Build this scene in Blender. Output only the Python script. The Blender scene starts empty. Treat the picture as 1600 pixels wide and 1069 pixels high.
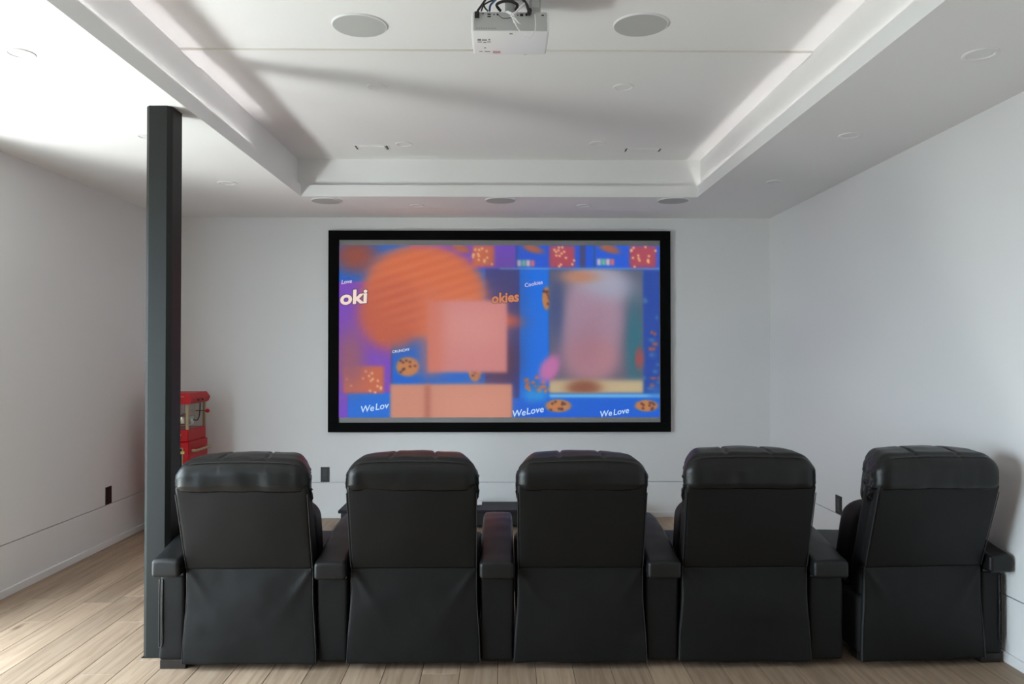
import bpy, bmesh, math, random
import numpy as np
from mathutils import Vector, Matrix, noise

# ------------------------------------------------------------------ camera, world, added lights, exposure
S = bpy.context.scene
COL = S.collection
F_PX, W_PX, H_PX = 1200.0, 1600.0, 1069.0
EYE = Vector((0.0, 0.0, 1.52))
YAW = math.atan(15.0 / F_PX)          # camera turned slightly right
PITCH = math.atan(15.5 / F_PX)        # and slightly up
cd = bpy.data.cameras.new('camera'); cam = bpy.data.objects.new('camera', cd); COL.objects.link(cam)
cd.sensor_width = 36.0; cd.lens = 36.0 * F_PX / W_PX; cd.clip_start = 0.02
cam.location = EYE; cam.rotation_euler = (math.pi / 2 + PITCH, 0, -YAW)
S.camera = cam
EXPO = 0.9
S.view_settings.view_transform = 'Standard'; S.view_settings.look = 'None'
S.view_settings.gamma = 1.0; S.view_settings.exposure = EXPO; S.view_settings.use_curve_mapping = False
S.cycles.max_bounces = 10; S.cycles.diffuse_bounces = 8; S.cycles.use_denoising = True
S.cycles.sample_clamp_indirect = 12.0

wd = bpy.data.worlds.new('sky'); S.world = wd; wd.use_nodes = True
bg = wd.node_tree.nodes['Background']
bg.inputs['Color'].default_value = (0.76, 0.88, 1.0, 1); bg.inputs['Strength'].default_value = 9.2

# the assumed, unseen patio door on the left wall is the daylight opening: a portal guides the sky light through it
ad = bpy.data.lights.new('assumed_door_left_offscreen', 'AREA'); al = bpy.data.objects.new('assumed_door_left_offscreen', ad); COL.objects.link(al)
ad.shape = 'RECTANGLE'; ad.size = 3.2; ad.size_y = 2.3; ad.cycles.is_portal = True
al.location = (-3.28, 2.55, 1.15); al.rotation_euler = Vector((1, 0, 0)).to_track_quat('-Z', 'Y').to_euler()
# added uplight standing in for daylight off assumed sunlit paving; no sun lights it
gd = bpy.data.lights.new('added_paving_uplight_offscreen', 'AREA'); gl_ = bpy.data.objects.new('added_paving_uplight_offscreen', gd); COL.objects.link(gl_)
gd.shape = 'RECTANGLE'; gd.size = 0.6; gd.size_y = 0.5; gd.energy = 82.0; gd.color = (1.0, 0.98, 0.96)
gl_.location = (-3.85, 2.95, 0.0); gl_.rotation_euler = (math.pi, 0, 0)

# ------------------------------------------------------------------ room numbers
XL, XR, YB, YR = -3.08, 2.47, 7.06, -3.6
ZS, ZT = 2.755, 3.06                   # soffit, tray ceiling
TL, TR, TF, TB = -1.60, 1.555, 6.10, -1.2
LIP, STEP = 0.092, 0.035
COVE = 2.0                            # watts of the cove strips

_R = cam.rotation_euler.to_matrix()
def ray(px, py):
    return _R @ Vector(((px - W_PX / 2) / F_PX, (H_PX / 2 - py) / F_PX, -1.0))
def on_z(px, py, z):
    d = ray(px, py); return EYE + d * ((z - EYE.z) / d.z)
def on_y(px, py, y):
    d = ray(px, py); return EYE + d * ((y - EYE.y) / d.y)
def on_x(px, py, x):
    d = ray(px, py); return EYE + d * ((x - EYE.x) / d.x)

# ------------------------------------------------------------------ materials
MATS = {}
def srgb(r, g, b):
    f = lambda c: (c / 255 / 12.92) if c / 255 <= 0.04045 else ((c / 255 + 0.055) / 1.055) ** 2.4
    return (f(r), f(g), f(b))
def mat(name, col, rough=0.5, metal=0.0, bump=0.0, bscale=200.0, var=0.0, vscale=3.0, coat=0.0, spec=0.5):
    if name in MATS: return MATS[name]
    m = bpy.data.materials.new(name); m.use_nodes = True; MATS[name] = m
    nt = m.node_tree; b = nt.nodes['Principled BSDF']
    b.inputs['Base Color'].default_value = (*col, 1); b.inputs['Roughness'].default_value = rough
    b.inputs['Metallic'].default_value = metal; b.inputs['Coat Weight'].default_value = coat
    b.inputs['Specular IOR Level'].default_value = spec
    tc = nt.nodes.new('ShaderNodeTexCoord')
    if bump:
        n = nt.nodes.new('ShaderNodeTexNoise'); n.inputs['Scale'].default_value = bscale; n.inputs['Detail'].default_value = 4
        bp = nt.nodes.new('ShaderNodeBump'); bp.inputs['Strength'].default_value = bump; bp.inputs['Distance'].default_value = 0.002
        nt.links.new(tc.outputs['Object'], n.inputs['Vector']); nt.links.new(n.outputs['Fac'], bp.inputs['Height'])
        nt.links.new(bp.outputs['Normal'], b.inputs['Normal'])
    if var:
        n2 = nt.nodes.new('ShaderNodeTexNoise'); n2.inputs['Scale'].default_value = vscale; n2.inputs['Detail'].default_value = 5
        mx = nt.nodes.new('ShaderNodeMix'); mx.data_type = 'RGBA'
        mx.inputs['A'].default_value = (*[c * (1 - var) for c in col], 1); mx.inputs['B'].default_value = (*[min(1, c * (1 + var)) for c in col], 1)
        nt.links.new(tc.outputs['Object'], n2.inputs['Vector']); nt.links.new(n2.outputs['Fac'], mx.inputs['Factor'])
        nt.links.new(mx.outputs['Result'], b.inputs['Base Color'])
    return m
def emis(name, col, strength, base=(0.3, 0.3, 0.3), attr=None):
    m = mat(name, base, 0.9, spec=0.0); b = m.node_tree.nodes['Principled BSDF']
    b.inputs['Emission Color'].default_value = (*col, 1); b.inputs['Emission Strength'].default_value = strength
    if attr:
        a = m.node_tree.nodes.new('ShaderNodeVertexColor'); a.layer_name = attr
        m.node_tree.links.new(a.outputs['Color'], b.inputs['Emission Color'])
    return m
def pane(name, tint=(1, 1, 1), gloss=0.06):
    m = bpy.data.materials.new(name); m.use_nodes = True; MATS[name] = m
    nt = m.node_tree; nt.nodes.clear()
    o = nt.nodes.new('ShaderNodeOutputMaterial'); mx = nt.nodes.new('ShaderNodeMixShader')
    t = nt.nodes.new('ShaderNodeBsdfTransparent'); g = nt.nodes.new('ShaderNodeBsdfGlossy')
    t.inputs['Color'].default_value = (*tint, 1); g.inputs['Roughness'].default_value = 0.03
    mx.inputs['Fac'].default_value = gloss
    nt.links.new(t.outputs[0], mx.inputs[1]); nt.links.new(g.outputs[0], mx.inputs[2]); nt.links.new(mx.outputs[0], o.inputs['Surface'])
    return m

M_WALL = mat('white_wall_paint', (0.80, 0.80, 0.80), 0.75, bump=0.05, bscale=90, spec=0.25)
M_CEIL = mat('white_ceiling_paint', (0.83, 0.83, 0.83), 0.85, bump=0.03, bscale=120, spec=0.2)
M_TRIM = mat('white_trim_paint', (0.80, 0.80, 0.80), 0.5)
M_SEAM = mat('ceiling_joint_filler', (0.70, 0.68, 0.63), 0.8)
M_POST = mat('charcoal_post_paint', (0.014, 0.016, 0.0155), 0.5, bump=0.05, bscale=300, spec=0.28)
M_LEA = mat('black_leather', (0.0066, 0.0068, 0.0070), 0.5, bump=0.35, bscale=420, var=0.25, vscale=7, spec=0.25)
M_SHINE = mat('black_polished_leather', (0.0066, 0.0068, 0.0070), 0.36, bump=0.25, bscale=380, var=0.2, vscale=9, spec=0.36)
M_PAD = mat('worn_black_pad_leather', (0.0066, 0.0068, 0.0070), 0.42, bump=0.3, bscale=380, var=0.2, vscale=9, spec=0.40)
M_PIPE = mat('dark_piping', (0.022, 0.022, 0.023), 0.35)
M_DARKF = mat('black_underside_cloth', (0.006, 0.006, 0.006), 0.9)
M_FOOT = mat('dark_wood_foot', (0.016, 0.011, 0.011), 0.4, var=0.4, vscale=20)
M_BLK = mat('black_velvet_frame', (0.003, 0.003, 0.0032), 0.85, spec=0.1)
M_BLKP = mat('black_plastic', (0.011, 0.011, 0.012), 0.45)
M_GRILL = mat('grey_speaker_mesh', (0.48, 0.49, 0.48), 0.8, bump=0.5, bscale=600)
M_WPL = mat('white_plastic', (0.80, 0.81, 0.83), 0.4)
M_GPL = mat('grey_plastic', (0.52, 0.53, 0.53), 0.45)
M_PRINT = mat('grey_print', (0.2, 0.2, 0.21), 0.6)
M_PINK = mat('faded_red_print', (0.6, 0.35, 0.36), 0.6)
M_BLUE = mat('blue_cable_jacket', (0.02, 0.10, 0.25), 0.45)
M_RED = mat('red_enamel', (0.46, 0.003, 0.008), 0.45, spec=0.25, var=0.12, vscale=4)
M_BRASS = mat('brass', (0.55, 0.36, 0.14), 0.35, metal=0.9)
M_GOLD = mat('gold_painted_trim', (0.36, 0.26, 0.14), 0.4)
M_STEEL = mat('kettle_steel', (0.62, 0.61, 0.58), 0.25, metal=1.0)
M_INNER = mat('popper_backing', (0.80, 0.78, 0.74), 0.35)
M_CONS = mat('black_speckled_laminate', (0.020, 0.018, 0.026), 0.55, var=0.8, vscale=160, spec=0.2)
M_TERR = mat('pale_stone_terrace', (0.72, 0.68, 0.62), 0.9, var=0.06, vscale=2)
M_LAWN = mat('dark_lawn', (0.035, 0.05, 0.02), 0.95, var=0.4, vscale=3)
M_ALU = mat('black_door_aluminium', (0.02, 0.02, 0.022), 0.4)
M_GLASS = pane('clear_glass', (0.96, 0.98, 0.97), 0.06)

def wood_mat():
    m = bpy.data.materials.new('light_oak_plank'); m.use_nodes = True
    nt = m.node_tree; L = nt.links; b = nt.nodes['Principled BSDF']; N = nt.nodes.new
    tc = N('ShaderNodeTexCoord'); oi = N('ShaderNodeObjectInfo')
    sc = N('ShaderNodeVectorMath'); sc.operation = 'MULTIPLY'; sc.inputs[1].default_value = (34, 1.6, 30)
    off = N('ShaderNodeVectorMath'); off.operation = 'ADD'
    mul = N('ShaderNodeMath'); mul.operation = 'MULTIPLY'; mul.inputs[1].default_value = 97.0
    L.new(oi.outputs['Random'], mul.inputs[0]); L.new(tc.outputs['Object'], sc.inputs[0]); L.new(sc.outputs[0], off.inputs[0]); L.new(mul.outputs[0], off.inputs[1])
    n1 = N('ShaderNodeTexNoise'); n1.inputs['Scale'].default_value = 1.0; n1.inputs['Detail'].default_value = 7; n1.inputs['Roughness'].default_value = 0.65; n1.inputs['Distortion'].default_value = 0.7
    L.new(off.outputs[0], n1.inputs['Vector'])
    cr = N('ShaderNodeValToRGB'); e = cr.color_ramp
    e.elements[0].position = 0.28; e.elements[0].color = (0.235, 0.158, 0.105, 1)
    e.elements[1].position = 0.75; e.elements[1].color = (0.46, 0.345, 0.25, 1)
    k = e.elements.new(0.5); k.color = (0.365, 0.26, 0.18, 1)
    L.new(n1.outputs['Fac'], cr.inputs['Fac'])
    # sparse knots
    sc2 = N('ShaderNodeVectorMath'); sc2.operation = 'MULTIPLY'; sc2.inputs[1].default_value = (9, 2.2, 1)
    of2 = N('ShaderNodeVectorMath'); of2.operation = 'ADD'
    L.new(tc.outputs['Object'], sc2.inputs[0]); L.new(sc2.outputs[0], of2.inputs[0]); L.new(mul.outputs[0], of2.inputs[1])
    n2 = N('ShaderNodeTexNoise'); n2.inputs['Scale'].default_value = 1.3; n2.inputs['Detail'].default_value = 2
    L.new(of2.outputs[0], n2.inputs['Vector'])
    kr = N('ShaderNodeValToRGB'); kr.color_ramp.elements[0].position = 0.70; kr.color_ramp.elements[1].position = 0.80
    L.new(n2.outputs['Fac'], kr.inputs['Fac'])
    mk_ = N('ShaderNodeMix'); mk_.data_type = 'RGBA'; mk_.inputs['B'].default_value = (0.16, 0.10, 0.065, 1)
    L.new(kr.outputs['Color'], mk_.inputs['Factor']); L.new(cr.outputs['Color'], mk_.inputs['A'])
    hs = N('ShaderNodeHueSaturation'); mr = N('ShaderNodeMapRange'); mr.inputs['To Min'].default_value = 0.86; mr.inputs['To Max'].default_value = 1.14
    L.new(oi.outputs['Random'], mr.inputs['Value']); L.new(mr.outputs[0], hs.inputs['Value']); L.new(mk_.outputs['Result'], hs.inputs['Color'])
    L.new(hs.outputs['Color'], b.inputs['Base Color']); b.inputs['Roughness'].default_value = 0.5
    bp = N('ShaderNodeBump'); bp.inputs['Strength'].default_value = 0.12; bp.inputs['Distance'].default_value = 0.002
    L.new(n1.outputs['Fac'], bp.inputs['Height']); L.new(bp.outputs['Normal'], b.inputs['Normal'])
    return m
M_OAK = wood_mat()

# ------------------------------------------------------------------ object helpers (all coordinates are world metres)
ORG = {}
def props(o, label=None, cat=None, group=None, kind=None):
    if label: o['label'] = label
    if cat: o['category'] = cat
    if group: o['group'] = group
    if kind: o['kind'] = kind
    return o
def thing(name, loc, label, cat, group=None):
    o = bpy.data.objects.new(name, None); COL.objects.link(o); o.location = loc; o.empty_display_size = 0.1
    ORG[o.name] = Vector(loc)
    return props(o, label, cat, group)
def mk(name, verts, faces, m, parent=None, smooth=False):
    v = np.array(verts, dtype=float).reshape(-1, 3)
    lo, hi = v.min(0), v.max(0)
    org = Vector(((lo[0] + hi[0]) / 2, (lo[1] + hi[1]) / 2, lo[2] if parent is None else (lo[2] + hi[2]) / 2))
    me = bpy.data.meshes.new(name)
    me.from_pydata([tuple(p) for p in (v - np.array(org))], [], faces); me.update()
    me.materials.append(m)
    if smooth: me.polygons.foreach_set('use_smooth', [True] * len(me.polygons))
    o = bpy.data.objects.new(name, me); COL.objects.link(o)
    ORG[o.name] = org
    if parent is not None:
        o.parent = parent; o.location = org - ORG[parent.name]
    else: o.location = org
    return o
def bm_take(bm):
    bm.verts.ensure_lookup_table(); bm.verts.index_update()
    vs = [tuple(v.co) for v in bm.verts]; fs = [[v.index for v in f.verts] for f in bm.faces]
    bm.free(); return vs, fs
class MB:
    def __init__(s): s.v = []; s.f = []
    def add(s, vs, fs):
        n = len(s.v); s.v += [tuple(p) for p in vs]; s.f += [[i + n for i in f] for f in fs]; return s
    def box(s, x0, x1, y0, y1, z0, z1, bev=0.0, seg=1):
        bm = bmesh.new(); bmesh.ops.create_cube(bm, size=1.0)
        for v in bm.verts: v.co = Vector(((x0 + x1) / 2 + v.co.x * (x1 - x0), (y0 + y1) / 2 + v.co.y * (y1 - y0), (z0 + z1) / 2 + v.co.z * (z1 - z0)))
        if bev: bmesh.ops.bevel(bm, geom=bm.edges[:], offset=bev, segments=seg, profile=0.5, affect='EDGES', clamp_overlap=True)
        return s.add(*bm_take(bm))
    def lathe(s, prof, c, axis='Z', n=40, closed=True):
        vs = []; fs = []
        for (r, h) in prof:
            for i in range(n):
                a = 2 * math.pi * i / n
                p = {'Z': (r * math.cos(a), r * math.sin(a), h), 'Y': (r * math.cos(a), h, -r * math.sin(a)), 'X': (h, r * math.cos(a), r * math.sin(a))}[axis]
                vs.append((c[0] + p[0], c[1] + p[1], c[2] + p[2]))
        for k in range(len(prof) - 1):
            for i in range(n):
                j = (i + 1) % n; fs.append([k * n + i, k * n + j, (k + 1) * n + j, (k + 1) * n + i])
        if closed:
            fs.append(list(range(n))[::-1]); fs.append([(len(prof) - 1) * n + i for i in range(n)])
        return s.add(vs, fs)
    def tube(s, pts, r, n=8, sub=1):
        P = [Vector(p) for p in pts]
        if sub > 1:
            Q = []
            for i in range(len(P) - 1):
                p0 = P[max(i - 1, 0)]; p1 = P[i]; p2 = P[i + 1]; p3 = P[min(i + 2, len(P) - 1)]
                for k in range(sub):
                    t = k / sub
                    Q.append(0.5 * ((2 * p1) + (p2 - p0) * t + (2 * p0 - 5 * p1 + 4 * p2 - p3) * t * t + (3 * p1 - p0 - 3 * p2 + p3) * t ** 3))
            Q.append(P[-1]); P = Q
        vs = []; fs = []; up = None
        for i, p in enumerate(P):
            t = (P[min(i + 1, len(P) - 1)] - P[max(i - 1, 0)]).normalized()
            if up is None: up = t.orthogonal().normalized()
            up = (up - t * up.dot(t)).normalized(); sd_ = t.cross(up)
            for k in range(n):
                a = 2 * math.pi * k / n; vs.append(p + (up * math.cos(a) + sd_ * math.sin(a)) * r)
        for i in range(len(P) - 1):
            for k in range(n):
                j = (k + 1) % n; fs.append([i * n + k, i * n + j, (i + 1) * n + j, (i + 1) * n + k])
        fs.append(list(range(n))[::-1]); fs.append([(len(P) - 1) * n + k for k in range(n)])
        return s.add(vs, fs)
    def prism(s, poly, axis, a, b):
        n = len(poly); put = {'X': lambda h, u, v: (h, u, v), 'Y': lambda h, u, v: (u, h, v), 'Z': lambda h, u, v: (u, v, h)}[axis]
        vs = [put(a, *p) for p in poly] + [put(b, *p) for p in poly]
        fs = [list(range(n)), [n + i for i in range(n)][::-1]] + [[i, n + i, n + (i + 1) % n, (i + 1) % n] for i in range(n)]
        return s.add(vs, fs)
    def build(s, name, m, parent=None, smooth=False, fix=True):
        o = mk(name, s.v, s.f, m, parent, smooth)
        if fix:
            bm = bmesh.new(); bm.from_mesh(o.data); bmesh.ops.recalc_face_normals(bm, faces=bm.faces[:]); bm.to_mesh(o.data); bm.free()
        if smooth:
            o.data.set_sharp_from_angle(angle=math.radians(40))
        return o
def box(name, x0, x1, y0, y1, z0, z1, m, parent=None, bev=0.0, seg=1):
    return MB().box(x0, x1, y0, y1, z0, z1, bev, seg).build(name, m, parent)

def rbox(name, x0, x1, y0, y1, z0, z1, r, m, parent=None, div=(8, 4, 8), k=4, deform=None):
    """soft cushion: a rounded box cut fine enough to be bent, puffed and creased"""
    c = np.array([(x0 + x1) / 2, (y0 + y1) / 2, (z0 + z1) / 2]); h = np.array([x1 - x0, y1 - y0, z1 - z0]) / 2
    r = min(r, h.min() * 0.98)
    def ax(hh, nd):
        e = [r * (1 - math.tan(math.pi / 4 * (1 - i / k))) for i in range(k)]
        left = [-hh + q for q in e]; mid = list(np.linspace(-hh + r, hh - r, nd + 1))
        return left + mid + [-q for q in left[::-1]]
    A = [ax(h[i], div[i]) for i in range(3)]
    idx = {}; vs = []; fs = []
    def vid(p):
        key = tuple(round(q, 6) for q in p)
        if key not in idx: idx[key] = len(vs); vs.append(p)
        return idx[key]
    for d in range(3):
        u, w = (d + 1) % 3, (d + 2) % 3
        for sgn in (-1, 1):
            for i in range(len(A[u]) - 1):
                for j in range(len(A[w]) - 1):
                    q = []
                    for (a, b_) in ((i, j), (i + 1, j), (i + 1, j + 1), (i, j + 1)):
                        p = [0, 0, 0]; p[d] = sgn * h[d]; p[u] = A[u][a]; p[w] = A[w][b_]; q.append(vid(tuple(p)))
                    fs.append(q if sgn > 0 else q[::-1])
    V = np.array(vs); inner = np.clip(V, -(h - r), h - r); dv = V - inner
    ln = np.linalg.norm(dv, axis=1, keepdims=True); ln[ln == 0] = 1
    V = inner + dv / ln * r
    out = []
    for p in V:
        q = p / h                                    # -1..1 inside the box
        w_ = p + c
        if deform: w_ = np.array(deform(w_[0], w_[1], w_[2], q[0], q[1], q[2]))
        out.append(w_)
    return mk(name, out, fs, m, parent, smooth=True)

def nz(x, y, z, s): return noise.noise(Vector((x * s, y * s, z * s)))

# ------------------------------------------------------------------ the setting
def structure(o): o['kind'] = 'structure'; return o

# floor of separate oak planks running towards the screen
fl = structure(box('floor', XL - 0.15, XR + 0.15, YR - 0.15, YB + 0.15, -0.12, -0.012, mat('floor_underlay', (0.05, 0.035, 0.025), 0.9)))
rnd = random.Random(4)
PW, PL, GAP = 0.18, 1.42, 0.0022
cache = {}
def plank(x0, x1, y0, y1):
    w, l = x1 - x0, y1 - y0
    key = (round(w, 4), round(l, 3))
    o = None
    if key not in cache:
        o = box('plank', x0, x1, y0, y1, -0.012, 0.0, M_OAK, fl, bev=0.0012); cache[key] = o.data
    else:
        o = bpy.data.objects.new('plank', cache[key]); COL.objects.link(o); o.parent = fl
        o.location = Vector(((x0 + x1) / 2, (y0 + y1) / 2, -0.006)) - ORG[fl.name]
ncol = int(math.ceil((XR - XL) / PW))
for i in range(ncol):
    x0 = XL + i * PW; x1 = min(x0 + PW, XR) - GAP
    if x1 - x0 < 0.02: continue
    y = YR - rnd.uniform(0.0, PL - 0.05)
    while y < YB:
        a, b = max(y, YR), min(y + PL, YB) - GAP
        if b - a > 0.02: plank(x0, x1, a, b)
        y += PL

GZ0, GZ1 = 0.323, 0.330                # shadow groove in the wall panelling
def wall(name, ax, inner, outer, u0, u1, z1, openings=()):
    """backing slab + upper and lower panels with a recessed joint between them"""
    s = 1 if inner > outer else -1
    back = inner - s * 0.020
    def bx(mb, a, b, u_0, u_1, z_0, z_1):
        lo, hi = min(a, b), max(a, b)
        return mb.box(lo, hi, u_0, u_1, z_0, z_1) if ax == 'X' else mb.box(u_0, u_1, lo, hi, z_0, z_1)
    spans = []; cur = u0
    for (o0, o1, zh) in openings:
        spans.append((cur, o0, 0.0, z1)); spans.append((o0, o1, zh, z1)); cur = o1
    spans.append((cur, u1, 0.0, z1))
    mb = MB()
    for (a, b, z_0, z_1) in spans: bx(mb, back, outer, a, b, z_0 - (0.1 if z_0 == 0 else 0), z_1)
    w = structure(mb.build(name, M_WALL))
    for (a, b, z_0, z_1) in spans:
        if z_0 == 0:
            bx(MB(), inner, back, a, b, 0.0, GZ0).build('lower_panel', M_WALL, w)
            bx(MB(), inner, back, a, b, GZ1, z_1).build('upper_panel', M_WALL, w)
        else: bx(MB(), inner, back, a, b, z_0, z_1).build('header_panel', M_WALL, w)
    return w
DY0, DY1, DZ = 0.95, 4.15, 2.30        # assumed patio door opening in the left wall
wall('wall_back', 'Y', YB, YB + 0.15, XL - 0.15, XR + 0.15, ZS)
wall('wall_right', 'X', XR, XR + 0.15, YR, YB, ZS)
wall('wall_left', 'X', XL, XL - 0.15, YR, YB, ZS, [(DY0, DY1, DZ)])
wall('wall_rear', 'Y', YR, YR - 0.15, XL - 0.15, XR + 0.15, ZS)
BH, BT = 0.052, 0.011
structure(box('baseboard_back', XL, XR, YB - BT, YB, 0, BH, M_TRIM, bev=0.003))
structure(box('baseboard_right', XR - BT, XR, YR, YB - BT, 0, BH, M_TRIM, bev=0.003))
structure(box('baseboard_left', XL, XL + BT, DY1, YB - BT, 0, BH, M_TRIM, bev=0.003))
structure(box('baseboard_rear', XL, XR - BT, YR, YR + BT, 0, BH, M_TRIM, bev=0.003))

# tray ceiling: soffit ring, lip, set-back upper wall, raised field
UP, CH = 0.010, 0.045                   # upstand thickness and depth of the cove channel behind it
cb = MB()
def ring(o, z0, z1):
    for (x0, x1, y0, y1) in ((XL - .15, TL - o, YR - .15, YB + .15), (TR + o, XR + .15, YR - .15, YB + .15), (TL - o, TR + o, TF + o, YB + .15), (TL - o, TR + o, YR - .15, TB - o)):
        cb.box(x0, x1, y0, y1, z0, z1)
ring(0.0, ZS, ZS + LIP - CH)
for (x0, x1, y0, y1) in ((TL - UP, TL, TB - UP, TF + UP), (TR, TR + UP, TB - UP, TF + UP), (TL, TR, TF, TF + UP), (TL, TR, TB - UP, TB)):
    cb.box(x0, x1, y0, y1, ZS + LIP - CH, ZS + LIP)
ring(STEP, ZS + LIP - CH, ZT + 0.15)
ST = STEP
cb.box(TL - ST, TR + ST, TB - ST, TF + ST, ZT, ZT + 0.15)
structure(cb.build('ceiling', M_CEIL))
# lit cove strips lying in the side channels
def cove(x, y0, y1, watts, label):
    zc_ = ZS + LIP - CH
    t = thing('cove_light_strip', (x, (y0 + y1) / 2, zc_), label, 'light strip', 'cove light strips')
    box('strip_base', x - .005, x + .005, y0, y1, zc_, zc_ + .002, M_WPL, t)
    ld = bpy.data.lights.new('cove_light', 'AREA'); lo = bpy.data.objects.new('cove_light', ld); COL.objects.link(lo)
    ld.shape = 'RECTANGLE'; ld.size = 0.006; ld.size_y = y1 - y0; ld.energy = watts; ld.color = (1.0, 0.955, 0.935)
    lo.parent = t; lo.location = (0, 0, .004); lo.rotation_euler = (math.pi, 0, 0)
cove(TL - .027, TB + .1, 4.95, COVE * 1.3, 'lit cove light strip in the tray channel on the post side')
cove(TR + .027, TB + .1, TF - .02, COVE, 'lit cove light strip in the tray channel away from the post')
# long joint cover across the tray
a, b = on_z(785, 77.5, ZT).y, on_z(785, 104, ZT).y
structure(box('trim_1', TL - ST + 0.004, TR + ST - 0.004, a, b, ZT - 0.012, ZT, M_CEIL))
structure(box('trim_2', TL - ST + 0.004, TR + ST - 0.004, a - 0.003, a, ZT - 0.010, ZT, M_SEAM))

# assumed patio door (outside the frame, source of the daylight)
d = structure(bpy.data.objects.new('assumed_door_1', None)); COL.objects.link(d); d.location = (XL - 0.08, (DY0 + DY1) / 2, 0); ORG['assumed_door_1'] = d.location.copy()
xa, xb = XL - 0.12, XL - 0.04
box('frame_jamb', xa, xb, DY0, DY0 + 0.05, 0, DZ, M_ALU, d); box('frame_jamb', xa, xb, DY1 - 0.05, DY1, 0, DZ, M_ALU, d)
box('frame_head', xa, xb, DY0 + .05, DY1 - .05, DZ - 0.05, DZ, M_ALU, d); box('frame_sill', xa, xb, DY0 + .05, DY1 - .05, 0, 0.03, M_ALU, d)
for k in range(2):
    y0 = DY0 + 0.05 + k * (DY1 - DY0 - 0.1) / 2; y1 = y0 + (DY1 - DY0 - 0.1) / 2; xo = xa + 0.01 + 0.035 * k
    mb = MB(); mb.box(xo, xo + .03, y0, y0 + .05, .03, DZ - .05); mb.box(xo, xo + .03, y1 - .05, y1, .03, DZ - .05)
    mb.box(xo, xo + .03, y0 + .05, y1 - .05, .03, .09); mb.box(xo, xo + .03, y0 + .05, y1 - .05, DZ - .10, DZ - .05)
    sf = mb.build('sliding_sash', M_ALU, d)
    box('pane', xo + .012, xo + .018, y0 + .05, y1 - .05, .09, DZ - .10, M_GLASS, sf)
structure(box('assumed_terrace', -4.75, XL - 0.15, 0.6, 5.0, -0.14, -0.02, M_TERR))  # unseen paving, assumed; pale stone so it throws light up
structure(box('added_lawn', -16, -4.75, -10, 16, -0.2, -0.05, M_LAWN))  # unseen grass, added; kept dark so it returns little light

# ------------------------------------------------------------------ steel post
PX0, PX1, PY0, PY1 = -1.790, -1.660, 3.855, 3.992
pt = thing('steel_post', ((PX0 + PX1) / 2, (PY0 + PY1) / 2, 0), 'dark charcoal square steel post rising from floor to ceiling', 'post')
c_ = 0.021
MB().prism([(PX0 + c_, PY0), (PX1 - c_, PY0), (PX1, PY0 + c_), (PX1, PY1 - .006), (PX1 - .006, PY1), (PX0 + .006, PY1), (PX0, PY1 - .006), (PX0, PY0 + c_)], 'Z', 0.0, ZS).build('shaft', M_POST, pt)
box('base_plate', PX0 - 0.002, PX1 + 0.002, PY0 - 0.002, PY1 + 0.006, 0, 0.003, M_POST, pt)

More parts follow.
